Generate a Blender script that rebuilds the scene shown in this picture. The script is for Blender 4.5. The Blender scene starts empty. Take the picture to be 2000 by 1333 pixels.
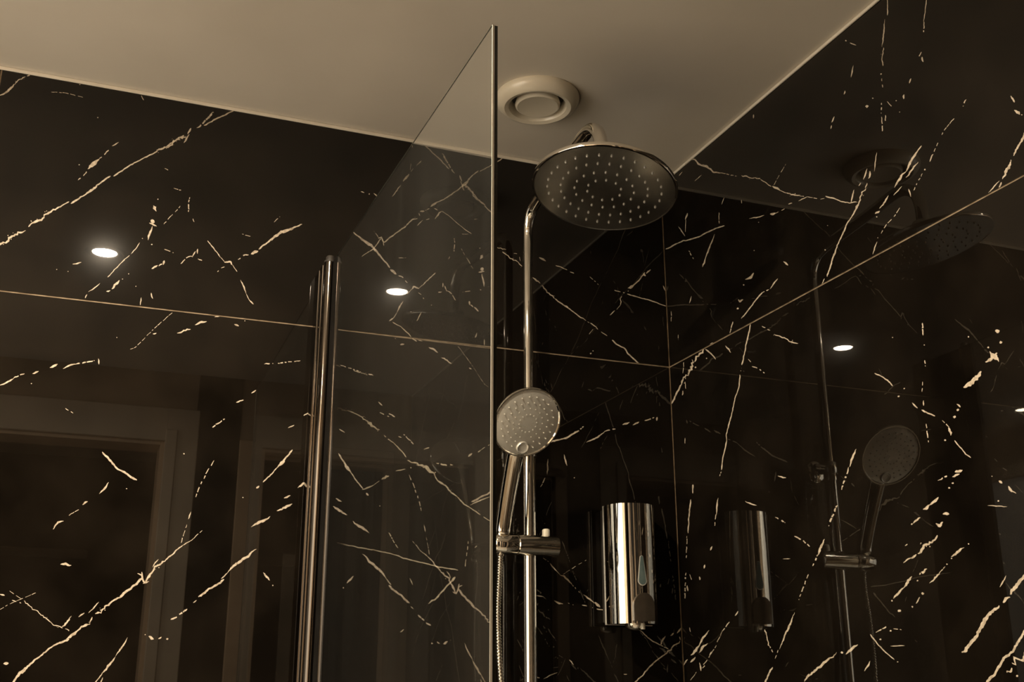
import bpy, bmesh, math, random
import numpy as np
from mathutils import Vector, Matrix
from mathutils.geometry import delaunay_2d_cdt

# ------------------------------------------------------------------ camera, world, exposure
ZC = 1.35                     # camera height; room corner is the origin, x<0 / y<0 is inside
HC = ZC + 1.0                 # ceiling height
F_PX, YAW, PITCH, ROLL = 2178.4, 0.371427, 0.310151, -0.001806
CAM = Vector((-1.03538, -1.81898, ZC))
_f = Vector((math.sin(YAW)*math.cos(PITCH), math.cos(YAW)*math.cos(PITCH), math.sin(PITCH)))
_r = Vector((math.cos(YAW), -math.sin(YAW), 0.0))
_u = _r.cross(_f)
RIGHT = _r*math.cos(ROLL) + _u*math.sin(ROLL)
UP = -_r*math.sin(ROLL) + _u*math.cos(ROLL)
FWD = _f
scene = bpy.context.scene
COL = scene.collection
cd = bpy.data.cameras.new('camera')
cam = bpy.data.objects.new('camera', cd)
COL.objects.link(cam)
cd.sensor_width = 36.0
cd.lens = 36.0*F_PX/2000.0
cd.clip_start = 0.01
m3 = Matrix((RIGHT, UP, -FWD)).transposed()
cam.matrix_world = Matrix.Translation(CAM) @ m3.to_4x4()
scene.camera = cam

world = bpy.data.worlds.new('world')
scene.world = world
world.use_nodes = True
world.node_tree.nodes['Background'].inputs[0].default_value = (0.9, 0.75, 0.55, 1)
world.node_tree.nodes['Background'].inputs[1].default_value = 0.0
vs = scene.view_settings
vs.view_transform = 'Standard'
vs.look = 'None'
vs.exposure = 0.15
vs.gamma = 1.0
vs.use_curve_mapping = False
scene.cycles.caustics_reflective = False
scene.cycles.caustics_refractive = False
scene.cycles.sample_clamp_indirect = 6.0
scene.cycles.max_bounces = 10
scene.cycles.glossy_bounces = 8
scene.cycles.transparent_max_bounces = 24

LAMP_STRENGTH = 3000.0
LAMP_COLOR = (1.0, 0.83, 0.61, 1)
WINDOW_STRENGTH = 2.6

# ------------------------------------------------------------------ helpers
def mat(name, color, rough=0.5, metal=0.0, coat=0.0, coat_rough=0.02, spec=0.5, emit=None, emit_s=0.0):
    m = bpy.data.materials.new(name)
    m.use_nodes = True
    b = m.node_tree.nodes['Principled BSDF']
    b.inputs['Base Color'].default_value = (*color, 1)
    b.inputs['Roughness'].default_value = rough
    b.inputs['Metallic'].default_value = metal
    b.inputs['Coat Weight'].default_value = coat
    b.inputs['Coat Roughness'].default_value = coat_rough
    b.inputs['Coat IOR'].default_value = 1.5
    b.inputs['Specular IOR Level'].default_value = spec
    if emit:
        b.inputs['Emission Color'].default_value = emit
        b.inputs['Emission Strength'].default_value = emit_s
    return m

def noise_color(m, c1, c2, scale, detail=4.0, lo=0.35, hi=0.65, bump=0.0, bump_scale=None, rough=None):
    nt = m.node_tree; b = nt.nodes['Principled BSDF']
    tc = nt.nodes.new('ShaderNodeTexCoord')
    n = nt.nodes.new('ShaderNodeTexNoise'); n.inputs['Scale'].default_value = scale; n.inputs['Detail'].default_value = detail
    nt.links.new(tc.outputs['Object'], n.inputs['Vector'])
    cr = nt.nodes.new('ShaderNodeValToRGB')
    cr.color_ramp.elements[0].position = lo; cr.color_ramp.elements[0].color = (*c1, 1)
    cr.color_ramp.elements[1].position = hi; cr.color_ramp.elements[1].color = (*c2, 1)
    nt.links.new(n.outputs['Fac'], cr.inputs['Fac'])
    nt.links.new(cr.outputs['Color'], b.inputs['Base Color'])
    if bump:
        n2 = nt.nodes.new('ShaderNodeTexNoise'); n2.inputs['Scale'].default_value = bump_scale or scale*8; n2.inputs['Detail'].default_value = 3
        nt.links.new(tc.outputs['Object'], n2.inputs['Vector'])
        bp = nt.nodes.new('ShaderNodeBump'); bp.inputs['Strength'].default_value = bump; bp.inputs['Distance'].default_value = 0.002
        nt.links.new(n2.outputs['Fac'], bp.inputs['Height'])
        nt.links.new(bp.outputs['Normal'], b.inputs['Normal'])
    if rough:
        n3 = nt.nodes.new('ShaderNodeTexNoise'); n3.inputs['Scale'].default_value = rough[2]; n3.inputs['Detail'].default_value = 5
        nt.links.new(tc.outputs['Object'], n3.inputs['Vector'])
        mr = nt.nodes.new('ShaderNodeMapRange')
        mr.inputs['From Min'].default_value = 0.35; mr.inputs['From Max'].default_value = 0.7
        mr.inputs['To Min'].default_value = rough[0]; mr.inputs['To Max'].default_value = rough[1]
        nt.links.new(n3.outputs['Fac'], mr.inputs['Value'])
        nt.links.new(mr.outputs['Result'], b.inputs['Roughness'])
    return m

def obj(name, bm, mats, parent=None, smooth=False):
    me = bpy.data.meshes.new(name)
    bmesh.ops.recalc_face_normals(bm, faces=bm.faces) if smooth != 'keep' else None
    if smooth is True:
        for f in bm.faces: f.smooth = True
    bm.to_mesh(me); bm.free()
    for m in (mats if isinstance(mats, (list, tuple)) else [mats]):
        me.materials.append(m)
    o = bpy.data.objects.new(name, me)
    COL.objects.link(o)
    if parent:
        o.parent = parent
        o.matrix_parent_inverse = Matrix.Translation(-parent.matrix_world.translation) if parent.type == 'EMPTY' else Matrix()
    if smooth is True:
        me.set_sharp_from_angle(angle=math.radians(40))
    return o

def thing(name, label, cat, loc, group=None):
    o = bpy.data.objects.new(name, None)
    o.location = loc; o.matrix_world = Matrix.Translation(Vector(loc))
    o.empty_display_size = 0.05
    COL.objects.link(o)
    o['label'] = label; o['category'] = cat
    if group: o['group'] = group
    return o

def tag(o, label, cat, group=None):
    o['label'] = label; o['category'] = cat
    if group: o['group'] = group
    return o

def struct(o, label=None, cat=None):
    o['kind'] = 'structure'
    if label: o['label'] = label; o['category'] = cat
    return o

def box(bm, x0, x1, y0, y1, z0, z1, bevel=0.0, seg=2):
    r = bmesh.ops.create_cube(bm, size=1.0)
    vs_ = r['verts']
    for v in vs_:
        v.co = Vector(((x0+x1)/2+v.co.x*(x1-x0), (y0+y1)/2+v.co.y*(y1-y0), (z0+z1)/2+v.co.z*(z1-z0)))
    if bevel:
        es = list({e for v in vs_ for e in v.link_edges})
        bmesh.ops.bevel(bm, geom=es, offset=bevel, segments=seg, affect='EDGES', profile=0.5)
    return bm

def frame_of(d):
    d = d.normalized()
    a = Vector((0, 0, 1)) if abs(d.z) < 0.9 else Vector((1, 0, 0))
    s = d.cross(a).normalized(); t = s.cross(d).normalized()
    return s, t

def tube(bm, pts, radii, seg=20, cap=True, ref=None):
    """swept tube through pts, parallel transported"""
    pts = [Vector(p) for p in pts]
    if not isinstance(radii, (list, tuple)): radii = [radii]*len(pts)
    n = len(pts); rings = []
    prev_s = None
    for i, p in enumerate(pts):
        d = (pts[min(i+1, n-1)]-pts[max(i-1, 0)]).normalized()
        if prev_s is None:
            s, _ = frame_of(d); t = d.cross(s).normalized()
        else:
            s = (prev_s - d*prev_s.dot(d)).normalized(); t = d.cross(s).normalized()
        prev_s = s
        rings.append([bm.verts.new(p+(s*math.cos(a)+t*math.sin(a))*radii[i]) for a in [2*math.pi*k/seg for k in range(seg)]])
    for i in range(n-1):
        for k in range(seg):
            bm.faces.new((rings[i][k], rings[i][(k+1) % seg], rings[i+1][(k+1) % seg], rings[i+1][k]))
    if cap:
        bm.faces.new(rings[0][::-1]); bm.faces.new(rings[-1])
    return bm

def lathe(bm, prof, c, axis, seg=48, close=True):
    """prof: list of (radius, height along axis)"""
    c = Vector(c); axis = Vector(axis).normalized(); s, t = frame_of(axis)
    rings = []
    for r, h in prof:
        if r < 1e-6:
            rings.append([bm.verts.new(c+axis*h)])
        else:
            rings.append([bm.verts.new(c+axis*h+(s*math.cos(a)+t*math.sin(a))*r) for a in [2*math.pi*k/seg for k in range(seg)]])
    for i in range(len(rings)-1):
        A, B = rings[i], rings[i+1]
        for k in range(seg):
            k2 = (k+1) % seg
            if len(A) == 1 and len(B) == 1: continue
            if len(A) == 1: bm.faces.new((A[0], B[k], B[k2]))
            elif len(B) == 1: bm.faces.new((A[k], A[k2], B[0]))
            else: bm.faces.new((A[k], A[k2], B[k2], B[k]))
    return bm

def catmull(pts, n=6):
    P = [Vector(p) for p in pts]; P = [P[0]*2-P[1]]+P+[P[-1]*2-P[-2]]
    out = []
    for i in range(1, len(P)-2):
        for k in range(n):
            t = k/n
            out.append(0.5*((2*P[i])+(P[i+1]-P[i-1])*t+(2*P[i-1]-5*P[i]+4*P[i+1]-P[i+2])*t*t+(3*P[i]-P[i-1]-3*P[i+1]+P[i+2])*t**3))
    out.append(P[-2])
    return out

def prism(bm, outline, z0, z1, top_bevel=0.0):
    """outline: list of (x,y); vertical prism"""
    a = [bm.verts.new((x, y, z0)) for x, y in outline]
    b = [bm.verts.new((x, y, z1)) for x, y in outline]
    n = len(a)
    for k in range(n):
        bm.faces.new((a[k], a[(k+1) % n], b[(k+1) % n], b[k]))
    fa = bm.faces.new(a[::-1]); fb = bm.faces.new(b)
    if top_bevel:
        es = list(fa.edges)+list(fb.edges)
        bmesh.ops.bevel(bm, geom=es, offset=top_bevel, segments=2, affect='EDGES')
    return bm

def new(): return bmesh.new()

# ------------------------------------------------------------------ materials
def marble_mat():
    m = mat('black_marble', (0.012, 0.009, 0.0065), rough=0.14, coat=1.0, coat_rough=0.01, spec=0.006)
    noise_color(m, (0.004, 0.003, 0.0021), (0.010, 0.0075, 0.0052), 9, 6, 0.35, 0.7)
    return m
M_MARBLE = marble_mat()
M_VEIN = mat('cream_vein', (0.62, 0.50, 0.36), rough=0.3, coat=1.0, coat_rough=0.01, spec=0.04)
noise_color(M_VEIN, (0.38, 0.31, 0.23), (0.68, 0.59, 0.47), 160, 4, 0.3, 0.62)
M_GROUT = mat('tan_grout', (0.30, 0.22, 0.145), rough=0.85)
noise_color(M_GROUT, (0.20, 0.145, 0.09), (0.38, 0.29, 0.195), 60, 4)
M_CEIL = mat('ceiling_paint', (0.72, 0.67, 0.59), rough=0.75)
noise_color(M_CEIL, (0.66, 0.61, 0.53), (0.74, 0.69, 0.61), 3.0, 5, 0.3, 0.7, bump=0.12, bump_scale=14)
M_CAULK = mat('caulk', (0.84, 0.78, 0.68), rough=0.5)
noise_color(M_CAULK, (0.80, 0.74, 0.64), (0.86, 0.80, 0.70), 25)
M_PAINT = mat('beige_paint', (0.48, 0.38, 0.28), rough=0.8)
noise_color(M_PAINT, (0.46, 0.36, 0.26), (0.50, 0.40, 0.30), 5)
M_CASING = mat('casing_paint', (0.62, 0.53, 0.42), rough=0.5)
noise_color(M_CASING, (0.60, 0.51, 0.40), (0.64, 0.55, 0.44), 12)
M_JAMB = mat('jamb_wood', (0.62, 0.47, 0.33), rough=0.5)
noise_color(M_JAMB, (0.58, 0.43, 0.30), (0.66, 0.50, 0.35), 18)
M_DARKDOOR = mat('dark_panel', (0.007, 0.005, 0.0035), rough=0.5)
noise_color(M_DARKDOOR, (0.006, 0.004, 0.003), (0.009, 0.0065, 0.005), 10)
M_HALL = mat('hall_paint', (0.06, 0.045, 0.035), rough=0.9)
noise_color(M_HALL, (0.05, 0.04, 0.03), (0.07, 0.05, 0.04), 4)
M_FLOOR = mat('floor_stone', (0.55, 0.49, 0.41), rough=0.45)
noise_color(M_FLOOR, (0.52, 0.46, 0.38), (0.60, 0.54, 0.46), 6)
M_TRAY = mat('white_enamel', (0.80, 0.78, 0.73), rough=0.15, coat=0.6)
noise_color(M_TRAY, (0.78, 0.76, 0.71), (0.82, 0.80, 0.75), 4)
def metal(name, c, r0, r1, sc):
    m = mat(name, c, rough=r0, metal=1.0)
    noise_color(m, tuple(x*0.94 for x in c), c, sc, rough=(r0, r1, sc))
    return m
M_CHROME = metal('chrome', (0.88, 0.85, 0.79), 0.03, 0.06, 40)
M_FACE = metal('smudged_chrome', (0.66, 0.65, 0.61), 0.18, 0.27, 14)
M_HFACE = metal('handset_face', (0.86, 0.83, 0.77), 0.22, 0.30, 30)
M_HFACE.node_tree.nodes['Principled BSDF'].inputs['Metallic'].default_value = 0.55
M_NOZZLE = mat('nozzle_rubber', (0.50, 0.48, 0.45), rough=0.35)
noise_color(M_NOZZLE, (0.46, 0.44, 0.41), (0.54, 0.52, 0.49), 300)
M_NOZZLE_D = mat('nozzle_rubber_pale', (0.50, 0.47, 0.42), rough=0.5)
noise_color(M_NOZZLE_D, (0.46, 0.43, 0.38), (0.54, 0.51, 0.46), 300)
M_PROFILE = metal('profile_metal', (0.13, 0.11, 0.09), 0.10, 0.13, 4)
M_PLASTIC = mat('cream_plastic', (0.74, 0.68, 0.56), rough=0.28, coat=0.4, coat_rough=0.1)
noise_color(M_PLASTIC, (0.72, 0.66, 0.54), (0.76, 0.70, 0.58), 20)
M_DARKPL = mat('dark_gap', (0.03, 0.025, 0.02), rough=0.6)
noise_color(M_DARKPL, (0.025, 0.02, 0.016), (0.035, 0.03, 0.025), 30)
M_RUBBER = mat('black_rubber', (0.006, 0.005, 0.004), rough=0.9, spec=0.1)
noise_color(M_RUBBER, (0.005, 0.004, 0.003), (0.008, 0.007, 0.006), 30)
M_WINDOW = mat('teal_sight_glass', (0.10, 0.14, 0.14), rough=0.12, coat=1.0)
noise_color(M_WINDOW, (0.09, 0.13, 0.13), (0.12, 0.16, 0.16), 80)
M_BUTTON = mat('dark_bronze_button', (0.10, 0.08, 0.06), rough=0.18, metal=0.6)
noise_color(M_BUTTON, (0.09, 0.07, 0.055), (0.11, 0.09, 0.07), 60)
M_LAMP = mat('lamp_lens', (0.9, 0.9, 0.85), emit=LAMP_COLOR, emit_s=LAMP_STRENGTH)
M_WLAMP = mat('frosted_daylight', (0.6, 0.6, 0.58), rough=0.4, emit=(1.0, 0.89, 0.73, 1), emit_s=WINDOW_STRENGTH)

def glass_mat(name, tint, haze):
    m = bpy.data.materials.new(name); m.use_nodes = True
    nt = m.node_tree; nt.nodes.clear()
    out = nt.nodes.new('ShaderNodeOutputMaterial')
    tr = nt.nodes.new('ShaderNodeBsdfTransparent'); tr.inputs[0].default_value = (*tint, 1)
    gl = nt.nodes.new('ShaderNodeBsdfGlossy'); gl.inputs['Roughness'].default_value = 0.01
    gl.inputs['Color'].default_value = (0.92, 0.92, 0.92, 1)
    fr = nt.nodes.new('ShaderNodeFresnel'); fr.inputs['IOR'].default_value = 1.5
    geo = nt.nodes.new('ShaderNodeNewGeometry')
    # both faces of the thin pane together, taken at the face the ray meets first: 2R/(1+R)
    def mth(op, a, b):
        n = nt.nodes.new('ShaderNodeMath'); n.operation = op
        for i, q in enumerate((a, b)):
            if isinstance(q, (int, float)): n.inputs[i].default_value = q
            else: nt.links.new(q, n.inputs[i])
        return n.outputs[0]
    R2 = mth('DIVIDE', mth('MULTIPLY', fr.outputs[0], 2.0), mth('ADD', fr.outputs[0], 1.0))
    R2 = mth('MULTIPLY', R2, mth('SUBTRACT', 1.0, geo.outputs['Backfacing']))
    m1 = nt.nodes.new('ShaderNodeMixShader')
    nt.links.new(R2, m1.inputs[0]); nt.links.new(tr.outputs[0], m1.inputs[1]); nt.links.new(gl.outputs[0], m1.inputs[2])
    # dried-water film
    df = nt.nodes.new('ShaderNodeBsdfDiffuse'); df.inputs[0].default_value = (0.8, 0.78, 0.72, 1)
    tl = nt.nodes.new('ShaderNodeBsdfTranslucent'); tl.inputs[0].default_value = (0.8, 0.78, 0.72, 1)
    ad = nt.nodes.new('ShaderNodeMixShader'); ad.inputs[0].default_value = 0.5
    nt.links.new(df.outputs[0], ad.inputs[1]); nt.links.new(tl.outputs[0], ad.inputs[2])
    tc = nt.nodes.new('ShaderNodeTexCoord')
    mp = nt.nodes.new('ShaderNodeMapping'); mp.inputs['Scale'].default_value = (1, 14, 0.8)
    nt.links.new(tc.outputs['Object'], mp.inputs['Vector'])
    no = nt.nodes.new('ShaderNodeTexNoise'); no.inputs['Scale'].default_value = 3.0; no.inputs['Detail'].default_value = 5
    nt.links.new(mp.outputs['Vector'], no.inputs['Vector'])
    mr = nt.nodes.new('ShaderNodeMapRange'); mr.inputs['From Min'].default_value = 0.3; mr.inputs['From Max'].default_value = 0.7
    mr.inputs['To Min'].default_value = haze*0.6; mr.inputs['To Max'].default_value = haze*1.4
    nt.links.new(no.outputs['Fac'], mr.inputs['Value'])
    m2 = nt.nodes.new('ShaderNodeMixShader')
    nt.links.new(mr.outputs['Result'], m2.inputs[0]); nt.links.new(m1.outputs[0], m2.inputs[1]); nt.links.new(ad.outputs[0], m2.inputs[2])
    nt.links.new(m2.outputs[0], out.inputs['Surface'])
    return m
M_GLASS = glass_mat('clear_glass', (0.985, 0.995, 0.985), 0.009)
M_GLASSEDGE = mat('glass_edge', (0.02, 0.02, 0.016), rough=0.12)
noise_color(M_GLASSEDGE, (0.012, 0.013, 0.01), (0.03, 0.03, 0.024), 8)
M_EDGE_GLINT = mat('painted_edge_glint', (0.50, 0.48, 0.41), rough=0.4)  # pale colour paints the bevel's reflection onto the glass edge
noise_color(M_EDGE_GLINT, (0.46, 0.44, 0.37), (0.56, 0.53, 0.46), 8)

# ------------------------------------------------------------------ marble veins, traced as points on the walls
# each group: wall, crop origin and scale in the photograph, then (width, style, points)
# styles: s solid, b broken, j jagged, t spindle; a single point is a fleck
VEINS = [
('B', 0, 130, 3.703, [
 (14,'s',[(0,212),(50,180),(105,128)]),(11,'j',[(105,128),(150,95),(185,73)]),(10,'t',[(195,72),(222,56)]),
 (17,'j',[(-20,1298),(0,1285),(50,1258),(90,1225),(130,1200),(185,1183)]),(9,'s',[(205,1160),(235,1128),(300,1105)]),(17,'j',[(225,1135),(300,1105),(340,1070),(385,1035),(440,1015)]),(9,'s',[(430,1022),(500,978)]),
 (13,'s',[(515,995),(580,950),(640,910),(690,880),(700,860),(760,820),(800,793)]),(18,'t',[(630,915),(670,890),(700,865)]),(9,'s',[(820,793),(880,755),(940,715),(1010,680),(1080,645),(1140,615)]),(13,'j',[(1140,610),(1165,600),(1220,580),(1260,545),(1300,515),(1333,505)]),
 (9,'b',[(562,822),(600,795),(630,755)]),(26,'t',[(635,742),(670,712),(720,675)]),(8,'b',[(715,670),(750,640),(790,600)]),(8,'t',[(810,575),(860,548)]),
 (9,'s',[(572,711)]),(9,'s',[(708,370)]),(9,'s',[(578,130)]),(9,'s',[(1142,960)]),(26,'s',[(1120,1025)]),(14,'t',[(1112,1005),(1132,1048)]),(30,'s',[(1102,1122)]),(12,'t',[(1080,1130),(1135,1155)]),
 (16,'t',[(1102,1155),(1085,1205),(1068,1255)]),(8,'s',[(1030,1245)]),(11,'s',[(1098,1288)]),(6,'b',[(1305,1010),(1265,1055),(1230,1090),(1180,1145)]),(6,'b',[(1020,210),(1040,250)]),(6,'b',[(1190,735),(1222,752)]),(5,'b',[(370,185),(470,190),(600,225)])]),
('B', 0, 100, 2.083, [
 (8,'j',[(638,408),(680,385),(715,365),(755,343)]),(7,'t',[(770,338),(748,374)]),(8,'t',[(762,338),(778,313)]),(8,'b',[(800,312),(830,290),(850,270),(868,247)]),(7,'t',[(840,280),(868,248)]),(6,'s',[(830,303),(880,275),(920,258),(955,237)])]),
('B', 100, 330, 3.702, [
 (7,'t',[(640,532),(610,580),(576,618)]),(6,'b',[(566,625),(530,655)]),(7,'s',[(535,652),(490,700),(450,740),(408,785)]),(8,'t',[(352,826),(325,855),(268,890)]),(6,'s',[(258,908),(245,935)]),
 (11,'t',[(155,693),(218,676)]),(7,'s',[(122,742)]),(7,'s',[(40,728)]),(9,'t',[(398,887),(428,880)]),(22,'t',[(440,872),(465,845),(495,808)]),(7,'s',[(515,798)]),(7,'s',[(560,760)]),(7,'s',[(612,850)]),
 (15,'t',[(725,722),(772,702)]),(10,'b',[(775,700),(805,680)]),(18,'t',[(812,695),(822,664)]),(6,'b',[(818,580),(885,608)]),(8,'b',[(935,685),(965,660),(990,635),(1030,628)]),(9,'t',[(1020,640),(1045,595)]),(10,'t',[(1056,615),(1060,578)]),(8,'b',[(1060,652),(1115,670)]),
 (9,'b',[(1005,205),(992,260),(995,312)]),(5,'b',[(1025,360),(1035,385)]),(6,'b',[(885,140),(945,157)]),
 (8,'s',[(1130,520),(1160,560),(1200,605),(1225,640)]),(5,'b',[(1225,640),(1255,672)]),(11,'s',[(1252,675),(1295,673),(1310,695)]),(5,'s',[(1310,695),(1345,745)]),(10,'t',[(1368,803),(1390,850),(1412,905)]),(5,'s',[(1410,905),(1435,955)]),(10,'t',[(1432,950),(1462,982)]),(6,'b',[(1200,745),(1230,715),(1255,710)]),
 (12,'b',[(1350,655),(1400,625),(1428,625)]),(20,'t',[(1445,618),(1495,592)]),(11,'s',[(1500,582),(1560,535),(1620,490),(1660,455),(1720,437),(1760,425),(1815,402)]),(20,'t',[(1590,520),(1660,455),(1750,430)]),
 (5,'b',[(1610,385),(1655,345)]),(5,'b',[(1380,470),(1440,490)]),(7,'t',[(652,930),(643,987)]),(11,'t',[(722,897),(735,940)]),
 (4,'b',[(875,1040),(800,1105),(730,1170),(660,1240),(610,1290),(570,1305)]),(9,'t',[(735,1197),(762,1190)]),(14,'t',[(912,1192),(960,1172),(1008,1160)]),(14,'t',[(1040,1130),(1080,1112),(1125,1104)]),(8,'t',[(1180,1072),(1238,1064)]),(13,'t',[(1325,1122),(1358,1136)]),(7,'s',[(1400,1100)]),(7,'s',[(475,1220)])]),
('B', 0, 693, 2.083, [
 (7,'t',[(-6,128),(40,108),(58,93)]),(6,'b',[(55,95),(100,78)]),(7,'t',[(132,79),(157,67)]),(9,'t',[(203,54),(234,38)]),(7,'t',[(255,56),(290,42),(312,37)]),(6,'b',[(310,38),(345,32),(385,25)]),(7,'t',[(402,16),(404,40)]),(5,'s',[(128,118)]),
 (8,'s',[(415,397),(445,430),(480,465),(520,490),(557,511)]),(8,'t',[(442,520),(420,550),(403,566)]),(8,'t',[(357,599),(335,611)]),(4,'b',[(320,630),(280,655)]),(8,'t',[(258,676),(235,685),(216,712)]),(10,'t',[(246,853),(290,860)]),
 (6,'s',[(1190,387),(1145,440)]),(13,'t',[(1155,428),(1136,452)]),(5,'s',[(1140,445),(1100,490),(1070,520)]),(8,'t',[(1053,533),(1043,545)]),(11,'t',[(1126,637),(1188,606)]),(10,'t',[(1022,702),(1060,682),(1100,660)]),(6,'t',[(1156,586),(1182,574)]),(10,'t',[(1211,542),(1250,517)]),
 (11,'t',[(1044,793),(1000,825),(960,855),(925,890)]),(4,'s',[(925,890),(900,912)]),(9,'s',[(912,916),(880,940),(850,955),(808,988)]),(4,'s',[(800,1000),(785,1010)]),(7,'b',[(762,1036),(700,1078)]),(8,'t',[(713,1070),(695,1081)]),
 (8,'t',[(1071,887),(1097,920)]),(6,'s',[(1110,940)]),(6,'b',[(962,196),(1003,177)]),(5,'t',[(1022,157),(1042,144)]),(6,'b',[(915,262),(880,285),(858,305)]),(5,'b',[(1235,248),(1268,230)]),(5,'t',[(1172,299),(1197,286)]),(5,'b',[(1075,37),(1112,35)]),(5,'b',[(1130,35),(1222,24)]),
 (5,'b',[(870,430),(850,465),(820,520),(795,580)]),(6,'s',[(748,404)]),(5,'s',[(988,582)]),(5,'s',[(515,546)]),(4,'b',[(265,220),(298,238)])]),
('B', 0, 1000, 4.002, [
 (15,'s',[(60,1400),(105,1333),(150,1270),(215,1215),(275,1160),(340,1105),(400,1062),(460,1028),(540,995)]),(26,'t',[(110,1330),(160,1262),(230,1200)]),(24,'t',[(520,1005),(575,958),(610,932)]),(12,'j',[(600,938),(660,890),(705,875)]),(12,'t',[(640,905),(690,880)]),(9,'s',[(700,872),(722,825)]),
 (17,'j',[(748,805),(800,775),(830,745),(880,712)]),(12,'s',[(840,730),(880,700),(935,672)]),(17,'s',[(930,678),(1000,615),(1060,565),(1112,512)]),(14,'s',[(1110,472),(1115,520),(1130,562)]),(14,'t',[(1118,566),(1165,543)]),(8,'t',[(1074,480),(1114,502)]),(13,'s',[(1130,560),(1160,505),(1200,455),(1215,420)]),(18,'t',[(1150,520),(1180,490)]),(9,'t',[(1192,436),(1215,400),(1240,372)]),(20,'j',[(1205,432),(1250,425),(1295,385)]),(10,'s',[(1290,385),(1350,330),(1400,285),(1430,262)]),(8,'s',[(1430,262),(1480,235),(1510,210)]),(6,'b',[(1510,210),(1580,145)]),
 (6,'b',[(1415,245),(1435,180),(1460,100)]),(8,'t',[(1472,60),(1492,0)]),(14,'b',[(0,645),(35,658)]),(5,'b',[(75,620),(120,650),(200,705)]),(9,'b',[(95,690),(165,718)]),(10,'j',[(195,705),(260,760),(320,805),(380,855),(420,885),(490,910)]),(15,'t',[(484,908),(520,870),(558,815)]),(13,'b',[(510,915),(565,942)]),
 (13,'t',[(612,822),(660,792)]),(10,'t',[(692,793),(735,750),(772,706)]),(4,'b',[(0,765),(60,730),(150,690),(280,635)]),(22,'t',[(28,1194),(66,1182)]),(8,'s',[(1135,962)]),(26,'t',[(1160,980),(1202,995)]),(14,'t',[(1236,994),(1262,978)]),(16,'s',[(1308,997)]),
 (11,'t',[(1000,985),(960,1050),(903,1132)]),(17,'t',[(903,1135),(860,1195),(795,1268)]),(7,'s',[(800,1265),(740,1340)]),(9,'t',[(802,1295),(785,1345)])]),
('B', 640, 260, 5.553, [
 (14,'t',[(1900,272),(1815,328)]),(10,'s',[(1812,325),(1700,390),(1650,415)]),(12,'s',[(1635,408),(1570,460),(1520,510)]),(30,'t',[(1540,495),(1490,550),(1435,597)]),(12,'s',[(1450,585),(1400,625),(1330,680),(1250,725),(1180,750),(1120,795)]),(22,'t',[(1185,748),(1115,800)]),(9,'b',[(1105,820),(1060,840)]),(20,'t',[(1050,848),(1002,852)]),(7,'t',[(988,868),(1002,902)]),
 (18,'j',[(972,922),(920,945),(870,985),(850,1015)]),(15,'s',[(855,1008),(780,1055),(700,1115),(605,1190)]),(13,'s',[(605,1190),(582,1130)]),(11,'t',[(548,1148),(590,1124)]),(8,'t',[(606,1185),(610,1225)]),(10,'s',[(580,1135),(545,1190),(500,1250),(455,1285)]),(14,'t',[(495,1240),(515,1275)]),(9,'s',[(455,1285),(415,1310),(370,1340)]),
 (8,'t',[(1155,817),(1195,838)]),(15,'t',[(1245,848),(1210,870),(1162,932)]),(9,'t',[(1104,928),(1066,942)]),(10,'t',[(1030,942),(970,1005)]),(6,'s',[(1240,850),(1320,900),(1400,975),(1480,1040),(1560,1095)]),
 (13,'t',[(1018,302),(965,355)]),(7,'b',[(930,385),(900,420)]),(24,'t',[(890,450),(815,525)]),(12,'t',[(795,560),(760,610),(700,692)]),(14,'t',[(358,636),(398,650)]),(14,'s',[(450,662)]),(14,'t',[(500,652),(520,672),(550,690)]),(5,'b',[(905,330),(893,400)]),(5,'b',[(920,105),(915,158)])]),
('B', 640, 440, 4.762, [
 (9,'s',[(603,903),(680,945),(750,1010),(790,1060),(828,1084)]),(8,'t',[(872,812),(850,855),(828,893)]),(8,'s',[(965,745)]),(9,'j',[(1560,210),(1610,220),(1658,232)]),(11,'j',[(1628,243),(1660,275),(1720,320),(1770,350),(1808,382)]),(6,'b',[(1730,262),(1778,268)]),(6,'b',[(1785,295),(1792,335)])]),
('B', 630, 700, 3.92, [
 (14,'j',[(118,375),(200,415),(270,435),(330,475)]),(16,'j',[(330,475),(360,500),(432,556)]),(24,'t',[(340,488),(400,530)]),(10,'b',[(470,590),(530,640)]),(8,'s',[(520,632),(570,675),(610,720),(640,760)]),(14,'j',[(650,778),(700,795),(760,830)]),(28,'t',[(735,818),(790,832),(860,895)]),(10,'s',[(850,890),(880,940),(930,970)]),(13,'j',[(880,940),(930,970),(980,1015),(1030,1060)]),(9,'s',[(1030,1060),(1080,1115),(1130,1145),(1210,1200)]),(6,'s',[(1232,1215),(1285,1250)]),
 (11,'t',[(300,1008),(350,992),(395,972)]),(5,'b',[(395,972),(450,925)]),(16,'t',[(450,926),(510,902)]),(8,'t',[(558,866),(635,849)]),(10,'s',[(676,840)]),(10,'t',[(1130,1128),(1200,1095),(1280,1062)]),(16,'t',[(1118,758),(1145,728)]),(9,'t',[(1190,722),(1212,702)]),(5,'b',[(1212,702),(1280,662)]),(13,'b',[(872,800),(935,815),(998,815)]),(9,'b',[(440,412),(520,458)]),(10,'t',[(580,596),(606,608)]),(9,'b',[(775,695),(818,688)]),(8,'b',[(85,45),(140,66)]),(6,'b',[(235,95),(345,128)])]),
('B', 630, 1000, 4.003, [
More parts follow.
